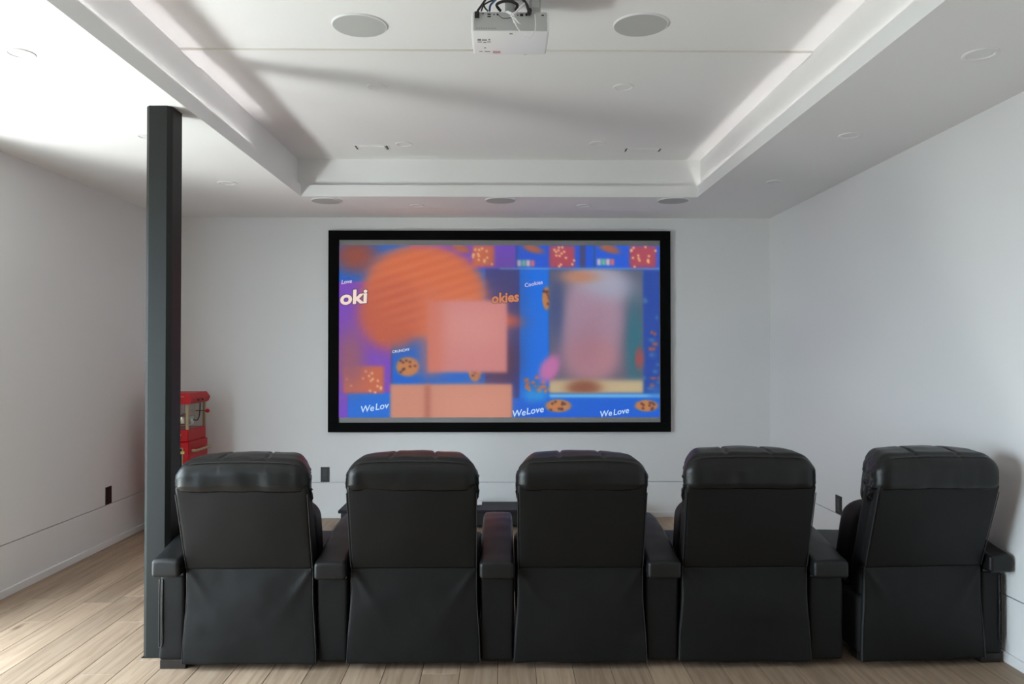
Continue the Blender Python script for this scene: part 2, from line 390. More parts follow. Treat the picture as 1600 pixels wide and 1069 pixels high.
# ------------------------------------------------------------------ recliners
CY = 3.70
ARCH = [(-0.06, .520), (0.03, .536), (0.12, .557), (0.22, .576), (0.36, .599), (0.50, .610), (0.66, .605), (0.80, .580), (0.92, .54)]
def arch(y):
    for (a, za), (b, zb) in zip(ARCH, ARCH[1:]):
        if y <= b:
            t = max(0, (y - a) / (b - a)); t = t; return za + (zb - za) * t
    return ARCH[-1][1]
def recliner(cx, hw, arms, dz, seed, label, lk=0.25):
    def lean(z): return -lk * max(0.0, z - 0.48)
    ly = -(lk - 0.25) * 0.44                                  # how much further back the head end sits
    t = thing('recliner', (cx, CY + 0.45, 0), label, 'recliner', 'black recliners in a row')
    rs = random.Random(seed); sx = seed * 3.7
    top = 1.030 + dz
    # lower rear flap with gathered corners and a wavy hem
    fa, fb = rs.uniform(0.6, 1.2), rs.uniform(0.6, 1.2)
    def skirt(x, y, z, u, v, w):
        hgt = (0.49 - z) / 0.455
        y2 = y - 0.014 * math.sin(math.pi * min(1, max(0, hgt))) * (1 - u * u) + 0.005 * nz(x, sx, z, 5) + 0.0012 * nz(x, sx + 5, z, 16)
        for sgn, g in ((-1, fa), (1, fb)):                    # diagonal folds falling from the upper corners
            e = (u * sgn + 1) / 2; dd = (1 - e) * 2 * hw
            ang = math.atan2(max(1e-4, 0.49 - z), dd + 1e-4)
            rad = math.hypot(0.49 - z, dd)
            y2 += -0.008 * g * math.exp(-((ang - 0.95) / 0.16) ** 2) * math.exp(-(rad / 0.22) ** 2) * min(1, rad / 0.03)
        x2 = x + (0.010 * u * hgt if hgt > 0 else 0) - 0.006 * u * math.exp(-((hgt - 0.35) / 0.25) ** 2)
        z2 = z + (0.006 * nz(x, sx + 9, 0, 6) if hgt > 0.9 else 0)
        return (x2 - 0.009 * u * (1 - min(1, max(0, hgt))), y2 - 0.012 * max(0, hgt) ** 2, z2)
    sk = rbox('rear_flap', cx - hw, cx + hw, CY, CY + 0.03, 0.032, 0.490, 0.012, M_LEA, t, (44, 1, 34), 3, skirt)
    # upright rear panel
    def bp(x, y, z, u, v, w):
        return (x - u * (0.009 - 0.004 * (w + 1) / 2), y + lean(z) - 0.014 * (1 - u * u) * (1 - w * w) + 0.003 * nz(x, sx, z, 6), z)
    bpan = rbox('rear_panel', cx - hw + .002, cx + hw - .002, CY - 0.006, CY + 0.05, 0.480, 0.90, 0.016, M_LEA, t, (20, 1, 18), 3, bp)
    for sgn in (-1, 1):
        xs = cx + sgn * (hw - 0.004)
        MB().tube([(xs - sgn * (0.008 - 0.004 * min(1, max(0, (z - .47) / .43))), CY - 0.004 + lean(z), z) for z in np.linspace(0.49, 0.86, 12)], 0.0024).build('side_piping', M_PIPE, bpan, smooth=True)
        MB().tube([(xs + sgn * 0.010 * q - sgn * 0.008 * (1 - q) - sgn * 0.006 * math.exp(-((q - 0.35) / .25) ** 2), CY + 0.002 - 0.012 * q * q, 0.49 - 0.455 * q) for q in np.linspace(0, 1, 12)], 0.002).build('side_piping', M_PIPE, sk, smooth=True)
    # body of the backrest, seen edge-on as a side wing
    rbox('back_core', cx - hw + .020, cx + hw - .020, CY + 0.03, CY + 0.17, 0.30, 0.965, 0.05, M_LEA, t, (6, 3, 14), 4,
         lambda x, y, z, u, v, w: (x, y + lean(z) + 0.006 * nz(x, y, z + sx, 8), z))
    # padded roll folded over the top and gathered at both ends
    def roll(x, y, z, u, v, w):
        au = abs(u); y2, z2, x2 = y, z, x
        crown = 0.016 * (1 - u * u)
        if w > -0.2: z2 += crown * (w + 0.2) / 1.2 - 0.012
        z2 -= 0.024 * max(0, (au - 0.70) / 0.30) ** 2 * max(0, w)
        z2 -= 0.020 * max(0, -v) * max(0, w)                       # rear edge sits lower than the crown
        for s_ in (-0.335, 0.335):                                # stitched channels over the top
            g = math.exp(-((u - s_) / 0.022) ** 2)
            if w > 0.1: z2 -= 0.010 * g * (1 if v > -0.55 else 0.25)
        if v < -0.5:
            f = min(1.6, max(0, (0.915 - z) / 0.05)); y2 += 0.003 * nz(x, sx, z * .3, 20) * (1 - w * w) - 0.004 + 0.034 * f ** 1.3
        g = math.exp(-((v + 0.66) / 0.07) ** 2) * max(0, w)      # seam along the rear top edge
        z2 -= 0.006 * g
        e = max(0, (au - 0.86) / 0.14)
        ru = 2.2 * abs(nz(x * .4, y + sx, z * 1.6, 30)) - 0.6 + 0.9 * nz(x, y - sx, z, 55)
        x2 += math.copysign(1, u) * e * (0.0045 * ru - 0.004)
        y2 += e * 0.005 * ru
        x2 = cx + (x2 - cx) * (1 - 0.17 * min(1, max(0, (y - CY + 0.075) / 0.20)))   # the padding narrows towards the front
        p = 0.004 * nz(x + sx, y, z, 11)
        return (x2, y2 + p + ly, z2 + p)
    hr = rbox('headrest_roll', cx - hw - .009, cx + hw + .009, CY - 0.122, CY + 0.15, 0.775, top, 0.075, M_SHINE, t, (60, 12, 16), 7, roll)
    MB().tube([(cx + q * (hw - 0.03), CY - 0.097 + ly, top - 0.034 + 0.012 * (1 - q * q) - 0.026 * max(0, (abs(q) - 0.74) / 0.30) ** 2) for q in np.linspace(-0.86, 0.86, 22)], 0.0022, 6).build('seam', M_PIPE, hr, smooth=True)
    # front cushions
    puff = lambda a: (lambda x, y, z, u, v, w: (x, y + lean(z) * 0.9 + (a * (1 - u * u * 0.6) * (1 - w * w) if v > 0 else 0) + 0.006 * nz(x, y, z + sx, 9), z))
    rbox('head_cushion', cx - hw + .055, cx + hw - .055, CY + 0.08, CY + 0.27, 0.745, top - 0.03, 0.085, M_SHINE, t, (12, 3, 6), 5, puff(0.03))
    rbox('lumbar_cushion', cx - hw + .028, cx + hw - .028, CY + 0.12, CY + 0.36, 0.40, 0.775, 0.09, M_LEA, t, (12, 3, 8), 5, puff(0.04))
    rbox('seat_cushion', cx - hw + .004, cx + hw - .004, CY + 0.22, CY + 0.90, 0.31, 0.463, 0.055, M_LEA, t, (10, 10, 3), 4,
         lambda x, y, z, u, v, w: (x, y, z + (0.014 * (1 - u * u) * (1 - v * v) if w > 0 else 0) + 0.004 * nz(x, y, z + sx, 9)))
    rbox('footrest', cx - hw + .006, cx + hw - .006, CY + 0.86, CY + 0.95, 0.07, 0.445, 0.035, M_LEA, t, (8, 2, 6), 4)
    rbox('seat_base', cx - hw + .01, cx + hw - .01, CY + 0.035, CY + 0.86, 0.055, 0.33, 0.02, M_DARKF, t, (4, 4, 3), 3)
    for sgn in (-1, 1):
        for yy in (0.10, 0.76):
            box('foot', cx + sgn * (hw - 0.06) - .03, cx + sgn * (hw - 0.06) + .03, CY + yy, CY + yy + 0.06, 0, 0.06, M_FOOT, t, bev=0.003)
    for (x0, x1, over, end) in arms:
        ea = 0.016 if end else 0.0
        ab = rbox('arm', x0, x1, CY + 0.015, CY + 0.88, 0.042 if end else 0.03, 0.437 + ea, 0.018, M_LEA, t, (6, 14, 12), 3,
                  lambda x, y, z, u, v, w: (x + 0.004 * nz(x, y, z + sx, 6) + (0.006 * u * math.exp(-((w + 1) / .16) ** 2) if end else 0), y, z))
        p0, p1 = x0 - (0.012 if over < 0 else 0), x1 + (0.012 if over > 0 else 0)
        def pad(x, y, z, u, v, w):
            zt = arch(y - CY) + ea; zb = 0.441 + ea
            f = (z - 0.409) / 0.09
            return (x, y, zb + (zt - zb) * f + (0.006 * (1 - u * u) if f > .5 else 0) + 0.002 * nz(x, y, z + sx, 14))
        pd = rbox('arm_pad', p0, p1, CY - 0.055, CY + 0.91, 0.409, 0.499, 0.018, M_PAD, t, (6, 40, 3), 4, pad)
        box('pad_trim', x0 + .004, x1 - .004, CY + 0.008, CY + 0.88, 0.434 + ea, 0.444 + ea, M_PIPE, ab)
        xe = x0 if over < 0 else x1; so = -1 if over < 0 else 1
        if end:
            for dx in (0.002, 0.016):
                MB().tube([(xe - so * dx, CY + 0.013, 0.43), (xe - so * dx, CY + 0.011, 0.25), (xe - so * dx, CY + 0.013, 0.125), (xe - so * dx * .2, CY + 0.013, 0.105)], 0.0035, sub=4).build('arm_piping', M_PIPE, ab, smooth=True)
            box('block_foot', x0 + .001, x1 + 0.005 if so < 0 else x1, CY + 0.02, CY + 0.14, 0, 0.045, M_FOOT, t, bev=0.003)
            box('block_foot', x0 + .001, x1, CY + 0.74, CY + 0.86, 0, 0.045, M_FOOT, t, bev=0.003)
        else:
            box('block_foot', x0 + .02, x1 - .02, CY + 0.12, CY + 0.20, 0, 0.034, M_FOOT, t); box('block_foot', x0 + .02, x1 - .02, CY + 0.72, CY + 0.80, 0, 0.034, M_FOOT, t)
    return t
HW = 0.312
recliner(-1.207, HW, [(-1.643, -1.523, -1, True), (-0.891, -0.742, 0, False)], 0.004, 1, 'black leather recliner standing beside the charcoal steel post', 0.32)
recliner(-0.424, HW, [(-0.108, 0.056, 0, False)], 0.003, 2, 'black leather recliner, second in the row from the steel post')
recliner(0.375, HW, [(0.692, 0.852, 0, False)], 0.003, 3, 'black leather recliner in the middle of the row of five')
recliner(1.167, HW, [(1.485, 1.652, 0, False)], 0.024, 4, 'black leather recliner next to the row end one that touches the wall', 0.27)
e5 = recliner(2.000, 0.305, [(2.309, 2.415, 1, True)], 0.028, 5, 'black leather recliner at the row end, one arm against the wall', 0.33)
e5.rotation_euler.z = math.radians(4.0)     # the end seat is turned slightly towards the screen

# ------------------------------------------------------------------ projection screen with a generic coloured picture
SY = YB - 0.045
tl, br = on_y(513, 360, SY), on_y(1048.5, 675, SY)
il, ir = on_y(530, 375, SY + .012), on_y(1032, 660, SY + .012)
scn = thing('projection_screen', ((tl.x + br.x) / 2, SY, br.z), 'large black framed projection screen showing an orange and blue picture', 'screen')
scn.location.y = SY + 0.02; ORG[scn.name] = scn.location.copy()
box('frame_rail', tl.x, br.x, SY, YB, il.z, tl.z, M_BLK, scn, bev=0.003); box('frame_rail', tl.x, br.x, SY, YB, br.z, ir.z, M_BLK, scn, bev=0.003)
box('frame_rail', tl.x, il.x, SY, YB, ir.z, il.z, M_BLK, scn, bev=0.003); box('frame_rail', ir.x, br.x, SY, YB, ir.z, il.z, M_BLK, scn, bev=0.003)
box('screen_cloth', il.x, ir.x, SY + 0.014, SY + 0.03, ir.z, il.z, mat('grey_screen_cloth', (0.30, 0.30, 0.30), 0.9, spec=0.1), scn)
PK = 2.0 ** (-EXPO)
def picture():
    x0, x1, y0, y1 = 530, 1031, 383, 652
    nx, ny = 420, 226
    X, Y = np.meshgrid(np.linspace(x0, x1, nx), np.linspace(y0, y1, ny))
    I = np.zeros((ny, nx, 3)); I[:] = (16, 98, 212)
    def paint(mask, c):
        I[:] = I * (1 - mask[..., None]) + np.array(c, float) * mask[..., None]
    def rect(a, b, c_, d_, s=0.8):
        f = lambda t: 1 / (1 + np.exp(-np.clip(t / s, -30, 30)))
        return f(X - a) * f(b - X) * f(Y - c_) * f(d_ - Y)
    def ell(cx, cy, rx, ry, ang=0, s=0.06):
        ca, sa = math.cos(ang), math.sin(ang); u = ((X - cx) * ca + (Y - cy) * sa) / rx; v = (-(X - cx) * sa + (Y - cy) * ca) / ry
        return 1 / (1 + np.exp(np.clip((np.sqrt(u * u + v * v) - 1) / s, -30, 30)))
    rr = np.random.RandomState(3)
    # shelves of plain blue and violet packets
    paint(rect(525, 612, 440, 615), (122, 70, 190)); paint(rect(525, 545, 615, 660), (118, 72, 196)); paint(rect(640, 806, 380, 420), (112, 72, 196))
    paint(rect(806, 925, 380, 419), (34, 88, 215)); paint(rect(930, 1036, 380, 419), (36, 92, 218))
    paint(rect(758, 812, 420, 652), (48, 62, 140)); paint(rect(812, 857, 422, 630), (14, 112, 232)); paint(rect(1004, 1036, 420, 615), (36, 72, 165))
    for (a, b) in ((806, 808), (928, 930), (611, 613), (906, 915)): paint(rect(a, b, 380 if a > 700 else 530, 420 if a > 700 else 640), (70, 70, 120))
    paint(rect(780, 1036, 418.5, 420.5), (110, 170, 235)); paint(rect(545, 640, 614, 652), (26, 110, 220)); paint(rect(800, 905, 622, 656), (18, 96, 220)); paint(rect(915, 1036, 622, 656), (20, 96, 216))
    # spotted red and brown print on the packets
    for (a, b, c_, d_) in ((738, 772, 383, 416), (858, 898, 383, 418), (984, 1026, 383, 418), (537, 600, 572, 614)):
        paint(rect(a, b, c_, d_, 1.5), (176, 74, 92) if a > 800 else (200, 104, 74))
        for _ in range(14): paint(ell(rr.uniform(a, b), rr.uniform(c_, d_), 1.7, 1.7, 0, .3), (240, 180, 130))
    for (cx, cy, r_) in ((832, 388, 16), (952, 388, 16), (720, 388, 14)): paint(ell(cx, cy, r_, 6, .3, .2) , (170, 96, 72))
    for (a, c_) in ((808, 406), (933, 404)):
        for k in range(4): paint(rect(a + k * 7, a + 6 + k * 7, c_, c_ + 10), ((200, 190, 205), (110, 190, 150), (215, 190, 190), (210, 110, 120))[k])
    # biscuits
    for (cx, cy, rx, ry) in ((637, 573, 18, 15), (872, 634, 20, 10), (1010, 634, 18, 9), (597, 522, 9, 11), (854, 466, 7, 18), (742, 580, 10, 16)):
        paint(ell(cx, cy, rx, ry, 0, .08), (196, 128, 78))
        for _ in range(9): paint(ell(cx + rr.uniform(-.7, .7) * rx, cy + rr.uniform(-.7, .7) * ry, 2, 1.8, 0, .3), (96, 58, 60))
    for _ in range(26): paint(ell(rr.uniform(820, 860), rr.uniform(585, 615), rr.uniform(2, 4), rr.uniform(2, 3), 0, .3), ((190, 110, 80), (60, 110, 170))[rr.randint(2)])
    for _ in range(18): paint(ell(rr.uniform(1006, 1030), rr.uniform(440, 610), rr.uniform(2, 5), rr.uniform(2, 4), 0, .3), ((150, 90, 90), (60, 110, 170))[rr.randint(2)])
    # soft brown blur top left and dark blur mid right
    paint(ell(556, 400, 34, 26, 0, .25), (150, 72, 56)); paint(ell(548, 560, 20, 40, 0, .3), (150, 90, 110)); paint(ell(790, 480, 26, 70, 0, .3) * .6, (90, 66, 96))
    paint(ell(782, 565, 26, 34, 0, .3), (88, 52, 74)); paint(ell(785, 500, 26, 10, .1, .3), (190, 88, 70))
    # overlapping soft colour fields, orange over peach
    paint(ell(665, 455, 96, 72, 0.15, .05), (212, 106, 68)); paint(ell(612, 490, 52, 56, 0, .1), (196, 94, 68))
    st = np.sin((X * .3 + Y * .95) * .42) * .5 + .5
    paint(ell(665, 450, 88, 64, 0.15, .12) * st * .25, (236, 142, 92))
    paint(rect(668, 792, 470, 582, 1.5), (208, 132, 130)); paint(rect(690, 780, 482, 540, 12) * .8, (222, 150, 142)); paint(rect(655, 690, 450, 590, 6) * .7, (210, 112, 84))
    paint(rect(610, 800, 600, 660, 1.2), (208, 140, 118)); paint(rect(690, 790, 608, 660, 10) * .8, (218, 150, 130)); paint(rect(664, 672, 600, 660, 2), (178, 106, 92))
    # pale blurred panel
    pm = rect(858, 1005, 421, 614, 1.2)
    paint(pm, (92, 92, 112)); paint(pm * ell(925, 500, 50, 84, 0.1, .12), (172, 142, 162)); paint(pm * ell(945, 440, 44, 24, .3, .25), (168, 172, 192)); paint(pm * ell(925, 560, 40, 34, 0, .2), (188, 132, 140))
    paint(pm * ell(915, 540, 30, 50, .2, .5) * .6, (150, 108, 130)); paint(pm * ell(992, 540, 12, 60, 0, .3), (44, 110, 128)); paint(pm * ell(868, 480, 12, 50, 0, .3), (70, 82, 130)); paint(pm * ell(906, 432, 26, 9, 0, .3), (190, 132, 104))
    paint(pm * rect(850, 1010, 594, 620, 2), (196, 176, 140)); paint(pm * ell(912, 606, 26, 12, 0, .2), (140, 86, 66))
    paint(ell(858, 576, 14, 22, .5, .15), (196, 112, 170)); paint(ell(999, 560, 7, 16, 0, .2), (150, 80, 84))
    paint(rect(858, 1036, 616, 621, 1), (120, 190, 236)); paint(rect(820, 852, 610, 628, 3) * .6, (60, 170, 225)); paint(rect(1014, 1036, 604, 622, 3) * .7, (50, 110, 190))
    I[:] = np.clip(I + rr.normal(0, 2.0, I.shape), 0, 255)
    c = I / 255.0; lin = np.where(c <= .04045, c / 12.92, ((c + .055) / 1.055) ** 2.4)
    p0, p1 = on_y(x0, y0, SY + .0135), on_y(x1, y1, SY + .0135)
    gx, gz = np.meshgrid(np.linspace(p0.x, p1.x, nx), np.linspace(p0.z, p1.z, ny))
    vs = np.stack([gx, np.full_like(gx, SY + .0135), gz], -1).reshape(-1, 3)
    ii = np.arange(nx * ny).reshape(ny, nx)
    fs = np.stack([ii[:-1, :-1], ii[1:, :-1], ii[1:, 1:], ii[:-1, 1:]], -1).reshape(-1, 4).tolist()
    m = emis('projected_picture', (1, 1, 1), PK * 0.86, (0.05, 0.05, 0.05), 'picture')
    o = mk('picture', vs, fs, m, scn)
    at = o.data.color_attributes.new('picture', 'FLOAT_COLOR', 'POINT')
    at.data.foreach_set('color', np.concatenate([lin.reshape(-1, 3), np.ones((nx * ny, 1))], 1).astype(np.float32).ravel())
    return o
pic = picture()
def lettering(txt, px, py, hpx, col, rot=0.0, shear=0.0, parent=pic, yy=SY + 0.0125, strength=PK, wide=1.0, fat=0.012):
    cu = bpy.data.curves.new('lettering', 'FONT'); cu.body = txt; cu.shear = shear; cu.offset = fat; cu.resolution_u = 3
    tmp = bpy.data.objects.new('lettering', cu); COL.objects.link(tmp)
    bpy.context.view_layer.update()
    me = bpy.data.meshes.new_from_object(tmp.evaluated_get(bpy.context.evaluated_depsgraph_get()))
    v = np.array([q.co[:] for q in me.vertices]); fs = [list(p.vertices) for p in me.polygons]
    bpy.data.objects.remove(tmp); bpy.data.curves.remove(cu); bpy.data.meshes.remove(me)
    p = on_y(px, py, yy); s = (on_y(px, py - hpx, yy).z - p.z) / 0.7
    ca, sa = math.cos(rot), math.sin(rot)
    out = [(p.x + s * (a * wide * ca - b * sa), yy, p.z + s * (a * wide * sa + b * ca)) for a, b, _ in v]
    return mk('lettering', out, fs, emis('lettering_%d_%d_%d' % col, srgb(*col), strength, (0.05, .05, .05)), parent)
for (w_, x_, y_, h_) in (('We', 563, 645, 10), ('Lov', 586, 641, 10), ('We', 800, 652, 10), ('Love', 822, 648, 10), ('We', 937, 652, 9), ('Love', 958, 649, 9)):
    lettering(w_, x_, y_, h_, (190, 215, 240), 0.15, 0.25)
for (w_, x_, y_, h_, c_, wd_) in (('oki', 531, 476, 21, (238, 215, 205), 1.15), ('okies', 768, 474, 15, (196, 122, 84), 0.95)):
    lettering(w_, x_, y_, h_, (60, 36, 60), 0.08, 0.1, wide=wd_, fat=0.065, yy=SY + 0.0130); lettering(w_, x_, y_, h_, c_, 0.08, 0.1, wide=wd_, fat=0.035)
lettering('Love', 533, 444, 6, (220, 205, 230), 0.12, 0.25)
lettering('CRUNCHY', 613, 552, 4, (215, 225, 240), 0.15)
lettering('Cookies', 820, 449, 6, (205, 190, 215), 0.2, 0.1)

# ------------------------------------------------------------------ projector under the tray ceiling
zb = 1.52 + 1.318
A = on_z(736, 48.5, zb); B = on_z(858.5, 48.5, zb); C_ = on_z(856, 86.5, zb)
px0, px1, py0, py1 = A.x, B.x, A.y, C_.y
zt_ = on_y(797, 18.5, py0).z
pr = thing('projector', ((px0 + px1) / 2, (py0 + py1) / 2, zb), 'white ceiling mounted projector with grey rear connector panel', 'projector')
MB().box(px0, px1, py0, py1, zb, zt_, bev=0.010, seg=3).build('housing', M_WPL, pr, smooth=True)
pp = box('connector_panel', px0 + .010, px1 - .010, py0 - .0022, py0 + .004, zb + .002, zt_ - .002, M_GPL, pr, bev=0.001)
def on_panel(x0, x1, y0, y1, m, name='port', dep=.003):
    a_, b_ = on_y(x0, y0, py0 - .002), on_y(x1, y1, py0 - .002)
    box(name, a_.x, b_.x, py0 - .002 - dep, py0, b_.z, a_.z, m, pp)
on_panel(742, 749, 21, 28.5, M_BLKP, 'plug', .02)
for (a_, b_, c_, d_) in ((753, 756, 20.8, 22.2), (761.5, 767, 21.4, 23.4), (761.5, 767, 24.8, 26.8), (771, 773, 22, 23.6), (776, 779, 21.5, 24), (808, 810, 23, 24.6), (812.5, 817.5, 21.5, 25.5), (821, 824, 21, 25), (834, 835.5, 20.5, 24), (846, 850, 23.2, 25)):
    on_panel(a_, b_, c_, d_, M_BLKP, 'port', .001)
for k in range(9): on_panel(744 + k * 3.6, 746.6 + k * 3.6, 43.4, 45.2, mat('light_grey_print', (0.36, .36, .36), .6), 'print_mark', .0006)
q = on_y(827, 22, py0); MB().lathe([(0.0, -.035), (.009, -.035), (.010, -.008), (.008, 0.0)], (q.x, py0 - .002, q.z), 'Y', 16).build('plug', M_BLKP, pp, smooth=True)
def on_under(x0, x1, y0, y1, m):
    a_, b_ = on_z(x0, y0, zb), on_z(x1, y1, zb)
    box('print_mark', min(a_.x, b_.x), max(a_.x, b_.x), min(a_.y, b_.y), max(a_.y, b_.y), zb - .0006, zb + .001, m, pr)
for (a_, b_, c_, d_) in ((746, 752, 61, 63.5), (753, 761, 61.5, 63.5), (763, 766, 61, 63), (746, 753, 65, 66.2), (755, 760, 65.5, 67), (761, 767, 64.8, 66), (756.5, 759.5, 74, 75.4), (749, 754, 79.8, 80.8), (757, 766, 79.8, 81), (796, 801, 52, 53.4)): on_under(a_, b_, c_, d_, M_PRINT)
on_under(770, 782, 79.5, 83.3, M_PINK)
MB().lathe([(.034, 0.0), (.034, .02), (.028, .022), (.026, .008)], ((px0 + px1) / 2 + .07, py1, zb + .044), 'Y', 32).build('lens_barrel', M_BLKP, pr, smooth=True)
mc = ((px0 + px1) / 2, (py0 + py1) / 2 + .01)
mnt = box('mount_plate', mc[0] - .09, mc[0] + .09, mc[1] - .07, mc[1] + .07, zt_, zt_ + .008, M_BLKP, pr, bev=.002)
MB().lathe([(.022, zt_ + .006), (.022, ZT - .012), (.06, ZT - .010), (.06, ZT)], (mc[0], mc[1], 0), 'Z', 24).build('mount_column', M_GPL, pr, smooth=True)
for sgn in (-1, 1):
    MB().tube([(mc[0] + sgn * .02, mc[1], zt_ + .05), (mc[0] + sgn * .07, mc[1] - .03, zt_ + .03), (mc[0] + sgn * .085, mc[1] - .055, zt_ + .004)], .006, sub=4).build('mount_arm', M_BLKP, pr, smooth=True)
g0, g1 = on_y(828, 0, py0 + .09), on_y(843, 17, py0 + .09)
ob = thing('junction_box', (0, 0, 0), 'small grey power box on the ceiling behind the projector cables', 'box')
ob.location = ((g0.x + g1.x) / 2, py0 + .13, ZT); ORG[ob.name] = ob.location.copy()
box('box_body', g0.x, g1.x + .005, py0 + .09, py0 + .17, ZT - .115, ZT, mat('beige_grey_plastic', (.42, .41, .38), .5), ob, bev=.003)
box('outlet_face', g0.x + .006, g1.x - .001, py0 + .086, py0 + .092, ZT - .085, ZT - .02, M_GPL, ob, bev=.002)
def cable(pts, r, m, name='cable'):
    w = [on_y(x, y, py0 + dy) for (x, y, dy) in pts]
    return MB().tube(w, r, 8, sub=6).build(name, m, pr, smooth=True)
top_in = (mc[0], mc[1], ZT)
cable([(745.5, 23, -.02), (746.5, 17, -.03), (752, 9, -.02), (757, 2, .02), (764, -8, .06), (775, -14, .10)], .0045, M_BLKP)
cable([(762, 17, .03), (757, 11, -.01), (756, 3, -.01), (764, -6, .03), (778, -14, .08)], .0035, M_BLKP)
cable([(752, 17, .03), (756, 8, 0), (764, 3, 0), (775, -2, .03), (786, -12, .08)], .0035, M_BLKP)
cable([(765, 17, .03), (766, 9, -.005), (771, 3, 0), (779, -5, .03), (788, -14, .09)], .0042, M_BLUE)
cable([(782, 17, .04), (776, 8, .01), (784, 3, -.015), (796, 2, -.02), (808, 7, -.01), (806, 15, .03)], .006, M_BLKP)
cable([(806, 17, .03), (808, 9, 0), (800, 1, -.01), (788, -3, .02), (784, -14, .08)], .005, M_BLKP)
cable([(827, 20, -.035), (825, 13, -.03), (822, 5, -.01), (814, -4, .03), (804, -14, .09)], .006, M_BLKP)
cable([(777, 21, -.004), (781, 25, -.018), (786, 28.5, -.02), (796, 28, -.02), (803, 26, -.014)], .0012, M_BLKP)
cable([(835, 22, -.004), (836.5, 30, -.02), (836.3, 46, -.028), (833, 55, -.03), (827, 59, -.03), (819, 56.5, -.03), (813, 50, -.028), (807, 41, -.03), (803, 32, -.03), (799, 24, -.03)], .0022, M_WPL)
cable([(799, 22, -.03), (806, 19, -.03), (814, 10, -.02), (821, 4, 0), (819, -5, .04), (812, -14, .09)], .0045, M_WPL)
# white bundle of the folded spare length, with a tie
bd = box('bundle_core', *[q_ for lo_, hi_ in zip(on_y(797, 26, py0 - .03), on_y(801, 22, py0 - .026)) for q_ in sorted((lo_, hi_))], M_WPL, pr)
bd.name = 'cable_bundle'; ORG[bd.name] = ORG['bundle_core']
for k in range(6):
    o_ = (k - 2.5) * 1.6
    mb = MB().tube([on_y(793 + o_ * .9, 17 + abs(o_) * .4, py0 - .012 - .003 * k), on_y(799 + o_ * .8, 22, py0 - .024 - .002 * k), on_y(803 + o_ * .5, 29, py0 - .026 - .002 * k), on_y(808 + o_ * 1.3, 36 + (k % 3), py0 - .024)], .0019, 6, sub=5)
    mb.build('strand', M_WPL, bd, smooth=True)
t1, t2 = on_y(800, 27, py0 - .03), on_y(808, 31, py0 - .03)
MB().tube([t1 + Vector((0, -.008, 0)), (t1 + t2) / 2 + Vector((0, -.012, .001)), t2 + Vector((0, -.006, 0))], .002, 6).build('tie', M_GPL, bd, smooth=True)

# ------------------------------------------------------------------ ceiling fittings
def speaker(px, py, z, wpx, label):
    c = on_z(px, py, z); r = wpx / 2 * c.y / F_PX
    t = thing('ceiling_speaker', (c.x, c.y, z), label, 'speaker', 'round ceiling speakers')
    MB().lathe([(r * .955, z - .003), (r * .955, z - .0075), (r * .5, z - .0088), (0.001, z - .009)], (c.x, c.y, 0), 'Z', 56).build('grille', M_GRILL, t, smooth=True)
    MB().lathe([(r, z), (r, z - .005), (r * .985, z - .008), (r * .96, z - .008), (r * .955, z - .003)], (c.x, c.y, 0), 'Z', 56).build('rim', M_WPL, t, smooth=True)
speaker(562, 39, ZT, 86, 'large grey round ceiling speaker on the post side of the projector')
speaker(1001, 38, ZT, 86, 'large grey round ceiling speaker away from the post, beside the projector')
speaker(510.5, 313.3, ZS, 48, 'small grey ceiling speaker above the screen corner nearest the post')
speaker(782, 312.5, ZS, 48, 'small grey ceiling speaker above the middle of the screen')
speaker(1052, 313, ZS, 49, 'small grey ceiling speaker above the screen corner furthest from the post')
def downlight(px, py, z, wpx, label):
    c = on_z(px, py, z); r = wpx / 2 * c.y / F_PX
    t = thing('recessed_downlight', (c.x, c.y, z), label, 'downlight', 'slim recessed downlights')
    MB().lathe([(r, z), (r, z - .0045), (r * .97, z - .006), (r * .76, z - .005), (r * .72, z - .0005)], (c.x, c.y, 0), 'Z', 40).build('trim_ring', M_CEIL, t, smooth=True)
    MB().lathe([(r * .72, z), (r * .72, z - .0012), (.001, z - .0016)], (c.x, c.y, 0), 'Z', 40).build('lens', mat('frosted_lens', (.80, .80, .80), .6), t, smooth=True)
downlight(588, 135.5, ZT, 31, 'slim white downlight in the tray near the joint, on the post side')
downlight(974, 136, ZT, 33, 'slim white downlight in the tray near the joint, away from the post')
downlight(631, 225, ZT, 27, 'slim white downlight beside the ceiling vent on the post side')
downlight(934, 224, ZT, 27, 'slim white downlight beside the ceiling vent away from the post')
downlight(652, 321, ZS, 22, 'slim white soffit downlight above the screen half nearer the post')
downlight(911.5, 321, ZS, 22, 'slim white soffit downlight above the screen half further from the post')
downlight(355, 286, ZS, 30, 'slim white downlight in the lower ceiling behind the post, beside the tray corner')
downlight(229, 212.5, ZS, 31, 'slim white downlight in the lower ceiling half hidden by the post')
downlight(31, 83, ZS, 44, 'slim white downlight in the brightest lower ceiling, post side, furthest from the screen')
downlight(1210.5, 284, ZS, 27, 'slim white downlight over the plain side wall, closest to the screen wall')
downlight(1328, 211.5, ZS, 36, 'slim white downlight over the plain side wall, second from the screen wall')
downlight(1532, 84.5, ZS, 54, 'slim white downlight over the plain side wall, above the row end recliner')
